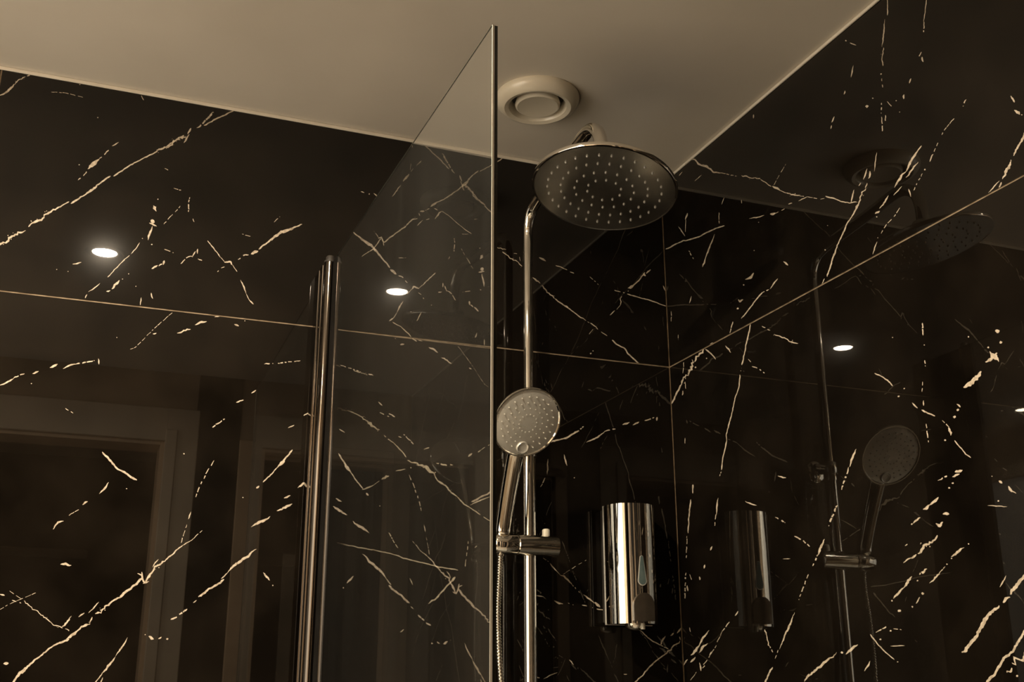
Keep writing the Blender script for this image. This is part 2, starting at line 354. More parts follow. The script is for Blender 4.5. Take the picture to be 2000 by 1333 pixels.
 (9,'s',[(115,244),(260,275),(400,300),(580,340),(630,365),(780,400),(900,430),(1060,458)]),(12,'s',[(885,685),(960,595),(1010,545)]),(18,'t',[(1005,548),(1040,512)]),(14,'t',[(825,720),(900,672)]),(8,'b',[(515,165),(590,285)]),(8,'t',[(606,944),(638,922)]),(7,'b',[(1115,430),(1125,350),(1140,230)]),(6,'b',[(1190,283),(1224,256)]),(8,'t',[(682,520),(708,574)])]),
('B', 1030, 480, 4.443, [
 (15,'t',[(100,105),(160,138)]),(8,'s',[(245,172),(300,190),(345,212)]),(8,'b',[(370,228),(412,243)]),(5,'b',[(540,270),(620,340)]),(12,'t',[(45,272),(80,302),(115,325)]),(12,'j',[(128,343),(180,405),(240,455)]),(10,'s',[(240,460),(310,515),(370,550),(420,590),(460,625),(492,636)]),(14,'t',[(300,508),(375,555)]),(5,'b',[(490,635),(550,680)]),(11,'j',[(545,672),(615,724)]),(9,'b',[(640,750),(692,787)]),(11,'s',[(735,820),(790,865),(840,890),(870,935),(920,985),(975,1030)]),
 (13,'t',[(1070,208),(1032,246)]),(10,'s',[(1020,232),(970,300),(915,348)]),(20,'t',[(1006,240),(1022,268)]),(24,'t',[(876,374),(922,340)]),(9,'s',[(875,395)]),(9,'s',[(865,422),(930,440),(1000,458),(1080,480),(1150,510),(1205,525)]),(6,'b',[(755,388),(800,400),(845,412)]),(7,'s',[(820,440),(805,460),(815,490),(808,515)]),(5,'b',[(808,515),(770,560)]),(11,'t',[(760,565),(715,603)]),(14,'s',[(550,937)]),(9,'s',[(570,915)]),(5,'b',[(570,725),(535,770)]),(8,'t',[(1178,345),(1198,395)])]),
('B', 930, 720, 2.175, [
 (7,'s',[(310,313),(380,298),(435,265)]),(6,'b',[(430,268),(458,248)]),(7,'t',[(468,314),(520,290),(548,266)]),(5,'b',[(545,268),(595,255)]),(8,'t',[(622,241),(652,229)]),(7,'t',[(665,241),(692,227)]),(6,'b',[(715,222),(757,210)]),(6,'t',[(768,206),(768,223)]),(6,'t',[(306,385),(302,452)]),(5,'b',[(292,465),(275,505)]),(6,'t',[(374,365),(386,414)]),(5,'s',[(417,465)])]),
('B', 1030, 1060, 4.883, [
 (7,'b',[(150,150),(200,185)]),(11,'t',[(215,200),(280,275)]),(6,'s',[(275,270),(315,310)]),(16,'t',[(312,313),(350,325),(430,405)]),(6,'b',[(340,305),(400,265),(490,210),(570,165)]),(9,'b',[(430,405),(500,480)]),(14,'t',[(535,497),(600,550),(645,584)]),(24,'t',[(638,574),(695,618)]),(9,'s',[(660,637),(740,647),(800,645)]),
 (11,'t',[(70,502),(155,522)]),(16,'t',[(258,553),(290,575),(340,587)]),(9,'b',[(385,580),(440,600)]),(9,'t',[(520,600),(570,609)]),(7,'s',[(622,623)]),(9,'s',[(1050,818),(1085,850),(1140,900),(1200,945),(1270,980)]),(16,'t',[(1266,982),(1315,893)]),(9,'b',[(1270,980),(1345,1015)]),(13,'s',[(1000,1360),(1030,1333),(1090,1280),(1130,1230),(1200,1155),(1270,1100),(1340,1050)]),(18,'j',[(1330,1058),(1370,1015),(1420,965),(1455,940)]),(13,'t',[(1365,893),(1398,867)]),(14,'t',[(1425,866),(1468,810)]),(10,'t',[(1448,900),(1462,935)]),
 (12,'t',[(400,1118),(442,1170)]),(11,'t',[(155,1306),(220,1268),(286,1243)]),(9,'t',[(918,1262),(952,1262)]),(9,'t',[(80,1289),(120,1293)])]),
('R', 1300, 300, 4.166, [
 (12,'s',[(180,65),(215,45),(240,50),(265,85),(330,105),(390,150),(448,159)]),(20,'t',[(300,92),(355,120)]),(7,'b',[(445,158),(520,172),(580,185)]),(11,'j',[(615,185),(690,198),(770,210)]),(8,'s',[(770,210),(820,240),(860,270)]),(17,'t',[(865,270),(935,302)]),(7,'s',[(930,300),(980,322)]),(14,'j',[(980,322),(1040,335),(1095,346)]),(6,'b',[(1090,345),(1160,352),(1260,372)]),(5,'b',[(880,260),(920,185),(980,85)]),(8,'t',[(1080,388),(1155,350)]),(8,'t',[(998,413),(1030,404)]),(7,'t',[(236,224),(292,173)]),(6,'t',[(108,182),(137,148)]),
 (10,'s',[(0,778),(70,745),(150,708),(165,712),(280,672),(360,630),(420,605),(480,590)]),(8,'t',[(106,592),(130,635),(158,674)]),(13,'t',[(177,484),(160,540)]),(4,'s',[(165,540),(160,640)]),(8,'b',[(190,790),(230,858)]),(6,'t',[(476,356),(455,415)]),(9,'b',[(432,480),(435,570)]),(12,'t',[(397,655),(385,700),(350,785),(322,865)]),(13,'t',[(328,850),(298,925)]),(6,'t',[(618,376),(620,408)]),(8,'t',[(680,531),(740,522),(803,504)]),(18,'t',[(850,492),(895,486)]),(5,'b',[(890,488),(970,450)]),(7,'s',[(757,560)]),
 (14,'t',[(960,877),(1000,906)]),(20,'t',[(650,1032),(690,1010),(715,970)]),(12,'s',[(635,1070)]),(14,'s',[(590,1190),(605,1208),(630,1190)]),(15,'s',[(587,1262)]),(11,'t',[(912,1017),(848,1104)]),(7,'b',[(840,1105),(790,1130)]),(9,'s',[(790,1130),(730,1200),(680,1265),(630,1330)]),(6,'t',[(212,1160),(194,1220)]),(7,'s',[(720,790)])]),
('R', 1280, 600, 3.703, [
 (20,'j',[(356,308),(320,345),(290,370),(280,395)]),(26,'j',[(285,390),(265,430),(235,490)]),(17,'j',[(235,490),(205,515),(185,560)]),(11,'s',[(185,560),(160,610),(120,700)]),(9,'s',[(360,308),(400,335),(437,378)]),(10,'s',[(370,372)]),(10,'t',[(395,268),(425,258)]),
 (10,'t',[(507,279),(547,331)]),(9,'s',[(688,125),(670,210),(650,300),(635,380),(625,420)]),(6,'s',[(618,462)]),(8,'s',[(613,490),(605,580),(580,650),(560,740),(535,840),(515,920),(515,970),(500,1040),(485,1110),(480,1180)]),(6,'b',[(475,1190),(465,1225)]),(7,'b',[(670,378),(690,400)]),(8,'b',[(700,428),(750,452),(790,480)]),(8,'b',[(770,140),(830,170)]),(11,'j',[(860,195),(930,222),(970,248),(1032,265)]),
 (7,'s',[(690,0),(655,45),(622,85)]),(7,'b',[(560,105),(540,190)]),(12,'s',[(595,12)]),(6,'b',[(115,30),(115,105)]),(4,'b',[(165,200),(165,240)]),(6,'t',[(213,946),(213,990)]),(8,'s',[(272,1285),(270,1340)]),(9,'t',[(194,640),(201,605)]),(5,'b',[(205,400),(200,480)]),(5,'b',[(215,540),(222,610)]),(10,'t',[(885,1222),(945,1237)])]),
('R', 1280, 950, 3.48, [
 (8,'s',[(258,-10),(252,50)]),(9,'s',[(240,90),(230,190),(222,320)]),(6,'b',[(215,340),(210,490)]),(9,'b',[(205,590),(200,770)]),(9,'t',[(215,675),(219,715)]),(9,'t',[(427,80),(412,200)]),(6,'b',[(412,190),(403,295)]),(11,'t',[(388,410),(372,438)]),(11,'t',[(337,535),(328,560)]),(10,'t',[(302,615),(302,640)]),(6,'b',[(232,600),(248,650)]),
 (10,'t',[(610,103),(650,122),(690,132)]),(9,'b',[(815,210),(882,252)]),(9,'b',[(945,340),(1000,370),(1050,412)]),(5,'t',[(865,495),(917,495)]),(8,'b',[(1040,600),(1000,700),(975,775)]),(13,'t',[(946,860),(910,950),(880,1020),(842,1110)]),(6,'b',[(835,1115),(815,1175)]),(14,'s',[(797,1232),(740,1345)]),(10,'t',[(1045,1275),(1012,1330)]),(9,'j',[(745,975),(765,1050),(775,1090)]),(8,'b',[(775,1090),(800,1130)]),
 (9,'t',[(562,850),(543,884)]),(8,'b',[(505,925),(455,985)]),(6,'b',[(455,985),(405,1100),(350,1185),(320,1225)]),(9,'t',[(378,1125),(368,1155)]),(11,'t',[(311,1258),(304,1200)]),(7,'b',[(320,1240),(340,1210)]),(5,'b',[(280,1265),(235,1325)]),
 (12,'t',[(364,980),(320,1040),(290,1100)]),(16,'t',[(300,1088),(242,1153)]),(15,'t',[(353,1068),(296,1131)]),(12,'t',[(275,1167),(236,1197)]),(11,'t',[(217,1177),(193,1218)]),(6,'t',[(231,960),(241,993)])]),
('R', 1400, 0, 3.333, [
 (6,'s',[(1110,-10),(1112,100)]),(8,'t',[(1092,125),(1085,240),(1073,305)]),(8,'j',[(1085,310),(1078,380),(1078,430)]),(10,'s',[(1070,482)]),(5,'b',[(1072,510),(1080,570)]),(8,'b',[(1070,670),(1068,740)]),(7,'b',[(1072,760),(1078,860)]),(7,'b',[(1100,750),(1100,805)]),(6,'s',[(1365,-10),(1355,80),(1347,140)]),(8,'b',[(1347,140),(1348,210)]),(6,'b',[(1332,338),(1313,372)]),(11,'t',[(1336,370),(1341,405)]),(9,'t',[(1264,510),(1254,544)]),(10,'t',[(1219,615),(1214,645)]),(7,'s',[(1168,656)]),(6,'b',[(1110,660),(1142,702)]),(6,'s',[(1190,730)]),
 (12,'s',[(840,265)]),(9,'t',[(866,278),(908,294)]),(8,'t',[(889,425),(875,505)]),(8,'t',[(834,590),(829,616)]),(22,'s',[(978,692)]),(9,'s',[(1015,640)]),(8,'t',[(767,760),(747,798)]),(8,'t',[(746,815),(739,840)]),(7,'t',[(241,745),(238,772)]),
 (7,'b',[(1545,770),(1500,820),(1465,880)]),(6,'b',[(1440,930),(1390,1040)]),(10,'t',[(1402,1010),(1386,1054)]),(11,'s',[(1355,1105)]),(6,'b',[(1340,1130),(1280,1240)]),(8,'t',[(1248,1230),(1264,1282)]),(8,'b',[(1622,646),(1603,694)]),(16,'b',[(1908,628),(1948,682)]),(20,'t',[(1938,714),(1975,742)]),(8,'s',[(1985,748)]),
 (14,'s',[(2010,855),(2000,875),(1970,940),(1930,1015)]),(8,'s',[(1915,1045)]),(20,'t',[(1915,1050),(1885,1120),(1858,1166)]),(11,'t',[(1852,1185),(1838,1224)]),(9,'t',[(1842,1177),(1768,1257)])]),
('R', 1560, 280, 4.76, [
 (13,'s',[(1142,22),(1100,80),(1060,130),(1030,190),(1000,260)]),(18,'t',[(1100,78),(1050,150),(1000,260)]),(20,'t',[(1002,262),(950,310),(920,360),(892,415)]),(16,'t',[(1113,175),(1050,250),(996,320)]),(12,'t',[(958,400),(882,484)]),(16,'t',[(835,485),(790,560),(752,609)]),(16,'t',[(755,632),(710,658)]),(11,'s',[(725,685)]),(8,'t',[(726,85),(710,180),(702,265)]),(11,'t',[(637,235),(603,340)]),(17,'t',[(667,260),(648,330)]),(9,'t',[(578,366),(558,398)]),(14,'j',[(635,370),(620,420)]),(15,'j',[(625,420),(590,465),(570,520),(550,570)]),(12,'s',[(550,570),(520,640),(480,700),(440,770),(400,860),(360,950),(330,1030),(300,1130),(260,1240)]),(22,'t',[(560,560),(535,615)]),(17,'t',[(345,985),(315,1075)]),(9,'s',[(240,1260),(208,1325)]),(13,'t',[(512,430),(483,554)]),(11,'s',[(250,490),(330,515),(400,545),(480,555),(538,544)]),(6,'b',[(200,520),(240,515)]),
 (7,'b',[(940,600),(890,680),(820,750),(765,840)]),(10,'t',[(727,914),(688,1034)]),(13,'s',[(245,992)]),(8,'s',[(268,765)]),(8,'s',[(735,880)])]),
('R', 1700, 600, 3.703, [
 (32,'s',[(675,585),(720,560),(770,520),(800,465)]),(24,'s',[(835,402),(870,375),(895,345),(912,328)]),(28,'t',[(862,322),(890,355),(930,395)]),(46,'s',[(893,358)]),(34,'s',[(918,175)]),(20,'s',[(943,255)]),(14,'s',[(852,293)]),(12,'s',[(710,215)]),(18,'s',[(632,745)]),(22,'s',[(608,795)]),(14,'t',[(626,700),(654,724)]),
 (9,'s',[(30,480),(95,510),(140,545),(162,572)]),(10,'s',[(245,590)]),(15,'s',[(205,647)]),(11,'t',[(302,692),(342,733)]),(13,'s',[(370,745),(410,765),(467,791)]),(6,'b',[(520,820),(570,870)]),(16,'s',[(570,870),(580,930)]),(9,'s',[(610,965),(650,1015),(690,1065),(727,1091)]),(22,'t',[(610,1193),(665,1178)]),(16,'t',[(594,1234),(645,1208)]),(12,'b',[(490,1260),(560,1220)]),(14,'s',[(595,1275)]),(15,'s',[(570,1308)]),(14,'s',[(540,965)]),
 (10,'b',[(380,115),(380,205)]),(9,'b',[(393,385),(398,430)]),(7,'b',[(378,540),(375,615)]),(8,'t',[(383,675),(385,715)]),(8,'b',[(403,845),(418,980)]),(9,'s',[(880,1225)]),(20,'t',[(928,1258),(950,1280)]),(18,'t',[(992,1300),(1024,1340)]),(8,'s',[(160,220)]),(8,'s',[(390,275)])]),
('R', 1700, 960, 3.573, [
 (18,'t',[(474,40),(415,100)]),(20,'t',[(416,95),(370,131)]),(16,'t',[(348,182),(296,223)]),(14,'s',[(290,230)]),(22,'t',[(506,152),(550,160)]),(20,'s',[(505,215),(485,248),(455,230)]),(21,'j',[(468,308),(420,355),(380,375),(355,415),(330,435)]),(18,'t',[(324,446),(284,470)]),(12,'t',[(284,462),(230,502)]),(11,'b',[(243,384),(264,366)]),(18,'t',[(288,594),(230,676)]),(17,'t',[(234,670),(160,750)]),(11,'s',[(150,765)]),(20,'b',[(394,542),(342,583)]),(12,'s',[(328,625)]),(16,'t',[(655,393),(564,459)]),(12,'s',[(535,510)]),(10,'s',[(566,470)]),(8,'b',[(520,525),(480,575)]),(14,'t',[(485,568),(412,643)]),(20,'s',[(365,715)]),(10,'b',[(345,740),(320,785)]),(14,'s',[(293,808)]),(22,'s',[(203,835)]),(12,'s',[(685,368)]),
 (26,'s',[(900,800),(850,840),(800,900),(770,950),(740,1010),(700,1065),(640,1128)]),(26,'s',[(970,735),(925,778)]),(24,'s',[(1090,580),(1072,600),(1040,635),(975,720)]),(11,'t',[(948,590),(903,670)]),(19,'s',[(1085,960),(1072,985),(1030,1060),(990,1120),(930,1165),(895,1230),(860,1290),(800,1345)]),(44,'j',[(1085,1138),(1030,1190),(1000,1215)]),(46,'j',[(992,1240),(955,1270)]),
 (9,'s',[(0,1000),(50,1070),(110,1130),(167,1177)]),(10,'s',[(190,1192)]),(10,'b',[(40,990),(120,940)]),(14,'s',[(140,975)]),(14,'s',[(70,1035)]),(8,'b',[(160,960),(218,968)]),(8,'t',[(140,1081),(240,1080)]),(9,'t',[(984,-6),(1016,18)]),(13,'s',[(893,68)]),(8,'t',[(818,100),(955,108)])]),
('R', 1300, 733, 2.221, [
 (9,'t',[(827,321),(797,398)]),(7,'b',[(795,400),(760,505)]),(8,'b',[(745,565),(705,655)]),(11,'t',[(687,711),(658,784)]),(8,'b',[(660,780),(640,830)]),(11,'t',[(834,1170),(782,1213)]),(11,'t',[(744,1207),(680,1255),(606,1324)]),(11,'s',[(765,1205)]),(9,'t',[(887,1241),(863,1286)])]),
]

def px_ray(x, y):
    return FWD + RIGHT*((x-1000.0)/F_PX) - UP*((y-666.5)/F_PX)

def px_wall(x, y, wall):
    d = px_ray(x, y); ax = 1 if wall == 'B' else 0
    p = CAM + d*(-CAM[ax]/d[ax])
    return (p.x, p.z) if wall == 'B' else (p.y, p.z)

def smooth_noise(n, rng, step):
    k = max(2, int(n/step)+2); a = [rng.random() for _ in range(k+2)]
    out = []
    for i in range(n):
        t = i/step; j = int(t); f = t-j; j = min(j, k)
        out.append(a[j]*(1-f)+a[min(j+1, k+1)]*f)
    return out

def strokes(pts, w, style, rng, step):
    """polygons for one vein in the space of pts"""
    if len(pts) == 1:
        x, y = pts[0]; ph = rng.random()*6; n = 9
        rr = [w*0.5*(0.65+0.6*rng.random()) for _ in range(n)]
        return [[(x+rr[k]*math.cos(ph+6.2832*k/n), y+rr[k]*math.sin(ph+6.2832*k/n)*0.9) for k in range(n)]]
    P = [np.array(p, float) for p in pts]; L = [0]
    for a, b in zip(P, P[1:]): L.append(L[-1]+float(np.linalg.norm(b-a)))
    n = max(4, int(L[-1]/step)+1)
    S = np.linspace(0, L[-1], n)
    X = np.interp(S, L, [p[0] for p in P]); Y = np.interp(S, L, [p[1] for p in P])
    T = np.stack([np.gradient(X), np.gradient(Y)], 1); T /= np.linalg.norm(T, axis=1)[:, None]+1e-9
    N = np.stack([-T[:, 1], T[:, 0]], 1)
    amp = {'s': 0.45, 'b': 0.6, 'j': 1.0, 't': 0.45}[style]
    j1 = np.array(smooth_noise(n, rng, 2.0))-0.5; j2 = np.array(smooth_noise(n, rng, 6))-0.5
    off = (j1*0.8+j2)*w*amp
    h1 = np.array(smooth_noise(n, rng, 1.6)); h2 = np.array(smooth_noise(n, rng, 1.6)); h3 = np.array(smooth_noise(n, rng, 7))
    base = {'s': 0.55, 'b': 0.4, 'j': 0.35, 't': 0.6}[style]
    ha = w*0.5*(base+0.55*h1+0.35*(h3-0.3)); hb = w*0.5*(base+0.55*h2+0.35*(h3-0.3))
    t = S/max(S[-1], 1e-9)
    if style == 't':
        env = np.clip(np.sin(np.pi*np.clip(t, 0.02, 0.98))**0.7, 0.08, 1)
    else:
        e = np.minimum(S, S[-1]-S)/(1.2*w+1e-9); env = np.clip(0.35+0.65*e, 0.3, 1)
    ha = np.maximum(ha*env, w*0.06); hb = np.maximum(hb*env, w*0.06)
    C = np.stack([X, Y], 1)+N*off[:, None]
    A = C+N*ha[:, None]; B = C-N*hb[:, None]
    spans = []
    if style == 'b':
        i = 0
        while i < n-1:
            ln = rng.randint(2, 8); spans.append((i, min(n-1, i+ln))); i += ln+rng.randint(1, 4)
    else:
        spans = [(0, n-1)]
    out = []
    for a, b in spans:
        if b-a < 1: continue
        for k in range(a, b):
            out.append([tuple(A[k]), tuple(A[k+1]), tuple(B[k+1])])
            out.append([tuple(A[k]), tuple(B[k+1]), tuple(B[k])])
    if style == 'j':
        for _ in range(max(1, n//7)):
            k = rng.randrange(n); s = rng.choice((-1, 1)); c = C[k]+N[k]*s*w*(0.7+0.6*rng.random()); r = w*0.12+w*0.12*rng.random()
            out.append([(c[0]+r*math.cos(1.05*q), c[1]+r*math.sin(1.05*q)) for q in range(6)])
    return out

POLYS = {'B': [], 'R': []}
rng = random.Random(11)
for wall, x0, y0, s, vs_ in VEINS:
    for w, style, pts in vs_:
        pp = [(x0+x/s, y0+y/s) for x, y in pts]
        for poly in strokes(pp, max(w/s, 1.1), style, rng, 1.7):
            POLYS[wall].append([px_wall(x, y, wall) for x, y in poly])

def random_veins(u0, u1, v0, v1, n, rng):
    out = []
    for _ in range(n):
        a = rng.uniform(0.4, 1.1)*rng.choice((1, 1, -1)); ln = rng.uniform(0.08, 0.4)
        x, y = rng.uniform(u0, u1), rng.uniform(v0, v1); pts = [(x, y)]
        for k in range(5):
            a2 = a+rng.uniform(-0.25, 0.25); x += math.cos(a2)*ln/5; y += math.sin(a2)*ln/5; pts.append((x, y))
        out += strokes(pts, rng.uniform(0.0015, 0.006), rng.choice('sbbjt'), rng, 0.006)
    return out

def make_tile(wall, u0, u1, v0, v1, polys, parent):
    """slab face in (u, height) with the veins cut into its top surface as their own faces"""
    V = [(u0, v0), (u1, v0), (u1, v1), (u0, v1)]; Fc = [[0, 1, 2, 3]]
    for poly in polys:
        us = [p[0] for p in poly]; vv = [p[1] for p in poly]
        if max(us) < u0 or min(us) > u1 or max(vv) < v0 or min(vv) > v1: continue
        ar = sum(poly[k-1][0]*poly[k][1]-poly[k][0]*poly[k-1][1] for k in range(len(poly)))
        if abs(ar) < 1e-11: continue
        if ar < 0: poly = poly[::-1]
        b = len(V); V += poly; Fc.append(list(range(b, b+len(poly))))
    ov, oe, of, _, _, orf = delaunay_2d_cdt([Vector(p) for p in V], [], Fc, 1, 1e-6)
    bm = new(); T = 0.0015
    P3 = (lambda u, v, d: (u, d, v)) if wall == 'B' else (lambda u, v, d: (d, u, v))
    bv = {}
    for f, src in zip(of, orf):
        if 0 not in src or len(f) < 3: continue
        vs2 = []
        for i in f:
            if i not in bv: bv[i] = bm.verts.new(P3(ov[i][0], ov[i][1], 0.0))
            vs2.append(bv[i])
        if len(set(vs2)) < 3: continue
        try: fc = bm.faces.new(vs2)
        except ValueError: continue
        fc.material_index = 1 if len(src) > 1 else 0
        nn = fc.normal_update() or fc.normal
        ax = 1 if wall == 'B' else 0
        if fc.normal[ax] > 0: fc.normal_flip()
    # sides down to the bed
    c = [(u0, v0), (u1, v0), (u1, v1), (u0, v1)]
    f0 = [bm.verts.new(P3(u, v, 0.0)) for u, v in c]; f1 = [bm.verts.new(P3(u, v, T)) for u, v in c]
    for k in range(4):
        bm.faces.new((f0[k], f0[(k+1) % 4], f1[(k+1) % 4], f1[k]))
    bm.faces.new(f1)
    return obj('tile', bm, [M_MARBLE, M_VEIN], parent, smooth='keep')

# ------------------------------------------------------------------ room shell
XL, YF = -2.35, -1.79          # left wall, door wall
G = 0.0014                     # half a joint
def slab(name, x0, x1, y0, y1, z0, z1, m):
    return struct(obj(name, box(new(), x0, x1, y0, y1, z0, z1), m))
ceiling = slab('ceiling', XL-0.1, 0.1, -4.0, 0.1, HC, HC+0.1, M_CEIL)
floor = slab('floor', XL-0.1, 0.1, -4.0, 0.1, -0.1, 0.0, M_FLOOR)
wall_back = slab('wall_back', XL, 0.0015, 0.0015, 0.1, 0.0, HC, M_GROUT)
wall_right = slab('wall_right', 0.0015, 0.1, YF, 0.1, 0.0, HC, M_GROUT)
wall_left = slab('wall_left', XL-0.1, XL, YF, 0.1, 0.0, HC, M_PAINT)
rows = [(0.61+G, 0.9995), (0.01+G, 0.61-G), (-0.59+G, 0.01-G), (-1.19+G, -0.59-G), (-1.35+0.0005, -1.19-G)]
rv = random.Random(5)
for i, (a, b) in enumerate(rows):
    a += ZC; b += ZC
    for (u0, u1) in ((-1.234+G, -0.0015), (XL+0.001, -1.234-G)):
        polys = POLYS['B'] if (i < 2 and u0 > -1.24) else random_veins(u0, u1, a, b, 14, rv)
        if i < 2 and u0 < -1.24: polys = polys+POLYS['B']
        make_tile('B', u0, u1, a, b, polys, wall_back)
    for (u0, u1) in ((-1.2+G, -0.0015), (YF+0.001, -1.2-G)):
        polys = POLYS['R'] if (i < 2 and u0 > -1.21) else random_veins(u0, u1, a, b, 12, rv)
        make_tile('R', u0, u1, a, b, polys, wall_right)
# caulk beads along the ceiling
struct(obj('trim_1', box(new(), XL, -0.0005, -0.0035, -0.0002, HC-0.0065, HC-0.0003, 0.001), M_CAULK))
struct(obj('trim_2', box(new(), -0.0035, -0.0002, YF+0.001, -0.004, HC-0.0055, HC-0.0003, 0.001), M_CAULK))

# door wall with two openings, black pier between them
D1 = (-1.64, -0.80); D2 = (-0.535, -0.06); DT = ZC+0.78; TH = 0.13
bm = new()
box(bm, XL, D1[0], YF-TH, YF, 0, HC)
box(bm, D1[0], D1[1], YF-TH, YF, DT, HC)
box(bm, D1[1], -0.715, YF-TH, YF, 0, HC)
box(bm, -0.575, D2[0], YF-TH, YF, 0, HC)
box(bm, D2[0], D2[1], YF-TH, YF, ZC+0.755, HC)
box(bm, D2[1], 0.0015, YF-TH, YF, 0, HC)
wall_front = struct(obj('wall_front', bm, M_PAINT))
pier = struct(obj('trim_3', box(new(), -0.715, -0.575, YF-TH, YF+0.004, 0, HC-0.0005, 0.002), M_DARKDOOR))
def casing(name, x0, x1, top, wdt, m, lining):
    root = struct(bpy.data.objects.new(name, None)); COL.objects.link(root)
    root.location = ((x0+x1)/2, YF, 0); root.matrix_world = Matrix.Translation(root.location)
    root.empty_display_size = 0.05
    y1 = YF+0.014
    wl = min(wdt, 0.095)
    obj('casing', box(new(), x0-wl, x0+0.006, YF, y1, 0, top+wdt, 0.003), m, root)
    if wdt > 0.05:
        obj('casing', box(new(), x1-0.006, x1+wl, YF, y1, 0, top+wdt, 0.003), m, root)
        obj('casing', box(new(), x1-0.006, x1+0.030, YF+0.0145, y1+0.008, 0, top+0.030, 0.003), m, root)
        obj('casing', box(new(), x0-0.030, x0+0.006, YF+0.0145, y1+0.008, 0, top+0.030, 0.003), m, root)
    obj('casing', box(new(), x0, x1, YF+0.0002, y1+0.0002, top-0.006, top+wdt, 0.003), m, root)
    for xa, xb in ((x0, x0+0.018), (x1-0.018, x1)):
        obj('jamb', box(new(), xa, xb, YF-TH, YF-0.0005, 0, top, 0.001), lining, root)
    obj('jamb', box(new(), x0+0.018, x1-0.018, YF-TH, YF-0.0005, top-0.018, top, 0.001), lining, root)
    return root
casing('door_1', D1[0], D1[1], DT, 0.10, M_CASING, M_JAMB)
d2 = casing('door_2', D2[0], D2[1], ZC+0.755, 0.04, M_JAMB, M_JAMB)
obj('door_leaf', box(new(), D2[0]+0.02, D2[1]-0.02, YF-0.10, YF-0.06, 0.01, ZC+0.735, 0.002), M_DARKDOOR, d2)
obj('stile', box(new(), -0.405, -0.362, YF-0.058, YF-0.045, 0.02, ZC+0.445, 0.002), M_CASING, d2)
# hall behind the open doorway
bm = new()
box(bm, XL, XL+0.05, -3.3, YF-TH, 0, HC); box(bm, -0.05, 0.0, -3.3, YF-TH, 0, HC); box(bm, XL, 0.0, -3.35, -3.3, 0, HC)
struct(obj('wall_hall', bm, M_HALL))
bm = new(); box(bm, -1.42, -0.98, -3.298, -3.25, ZC+0.565, ZC+0.60, 0.003)
tag(obj('wall_ledge', bm, M_CASING), 'pale wooden ledge on the dark hall wall behind the open doorway', 'shelf')

# ------------------------------------------------------------------ glass shower screen
GX = -0.677
s = thing('shower_screen', 'frameless clear glass shower screen standing square to the black marble wall', 'shower screen', (GX, -0.42, 0.05))
bm = new(); box(bm, GX-0.003, GX+0.003, -0.817, -0.058, 0.052, ZC+0.709)
for v in bm.verts: v.co.x += 0.002-0.013*v.co.y          # hung a touch out of square
bm.normal_update()
for f in bm.faces: f.material_index = 1 if f.normal.y < -0.5 else 0
obj('glass_panel', bm, [M_GLASS, M_GLASSEDGE], s)
def along(bm):
    for v in bm.verts: v.co.x += 0.002-0.013*v.co.y
    return bm
obj('polished_edge', along(box(new(), GX-0.0036, GX-0.0012, -0.8182, -0.8172, 0.052, ZC+0.709)), M_EDGE_GLINT, s)  # pale strip standing in for the glint along the bevel
obj('polished_edge', along(box(new(), GX-0.0034, GX-0.0022, -0.8171, -0.058, ZC+0.7091, ZC+0.7103)), M_GLASSEDGE, s)
obj('reflection_cover', box(new(), GX-0.0015, GX+0.0075, -0.090, -0.0620, 0.052, ZC+0.7085, 0.0008), M_RUBBER, s)  # black strip added to cover the hinge tube's mirror image in the glass
obj('seal', box(new(), GX+0.0105, GX+0.0135, -0.060, -0.0005, 0.052, ZC+0.704, 0.001), M_RUBBER, s)
bm = new(); box(bm, GX-0.018, GX+0.010, -0.030, -0.0005, 0.052, ZC+0.704, 0.002)
obj('wall_channel', bm, M_PROFILE, s)
bm = new(); box(bm, GX-0.016, GX+0.008, -0.049, -0.0305, 0.052, ZC+0.707, 0.002)
obj('side_channel', bm, M_PROFILE, s)
bm = new(); tube(bm, [(GX-0.005, -0.060, 0.052), (GX-0.005, -0.060, ZC+0.706)], 0.0095, 28)
obj('hinge_tube', bm, M_PROFILE, s, True)
bm = new(); lathe(bm, [(0, 0), (0.0100, 0), (0.0100, 0.003), (0.0075, 0.004), (0.0075, 0.010), (0.006, 0.012), (0, 0.012)], (GX-0.005, -0.060, ZC+0.7065), (0, 0, 1), 24)
obj('end_cap', bm, M_DARKPL, s, True)

# ------------------------------------------------------------------ shower column
PX, PY = -0.315, -0.050
col = thing('rain_shower', 'chrome rain shower set with riser pipe and large round rain head on the marble wall', 'shower', (PX, PY, 0.95))
Z = lambda z: ZC+z
bm = new()
path = [(PX, PY, Z(0.41)), (PX, PY, Z(0.6)), (PX, PY, Z(0.80))]+catmull([(PX, PY, Z(0.815)), (PX, PY-0.004, Z(0.838)), (PX, PY-0.018, Z(0.858)), (PX, PY-0.042, Z(0.868)), (PX-0.001, -0.15, Z(0.876)), (PX-0.002, -0.24, Z(0.885)), (PX-0.003, -0.298, Z(0.893)), (PX-0.003, -0.334, Z(0.892)), (PX-0.003, -0.362, Z(0.874)), (PX-0.003, -0.373, Z(0.844)), (PX-0.003, -0.374, Z(0.806))], 6)
rad = [0.0088]*3+[0.0088+0.0024*min(1, i/18) for i in range(len(path)-3)]
tube(bm, path, rad, 28)
obj('riser_pipe', bm, M_CHROME, col, True)
bm = new(); tube(bm, [(PX, PY, 0.96), (PX, PY, Z(0.41))], 0.0112, 28)
obj('lower_pipe', bm, M_CHROME, col, True)
bm = new(); lathe(bm, [(0.0089, 0), (0.0126, 0), (0.0128, 0.002), (0.0128, 0.016), (0.0118, 0.019), (0.0089, 0.019)], (PX, PY, Z(0.400)), (0, 0, 1), 28)
obj('pipe_collar', bm, M_CHROME, col, True)
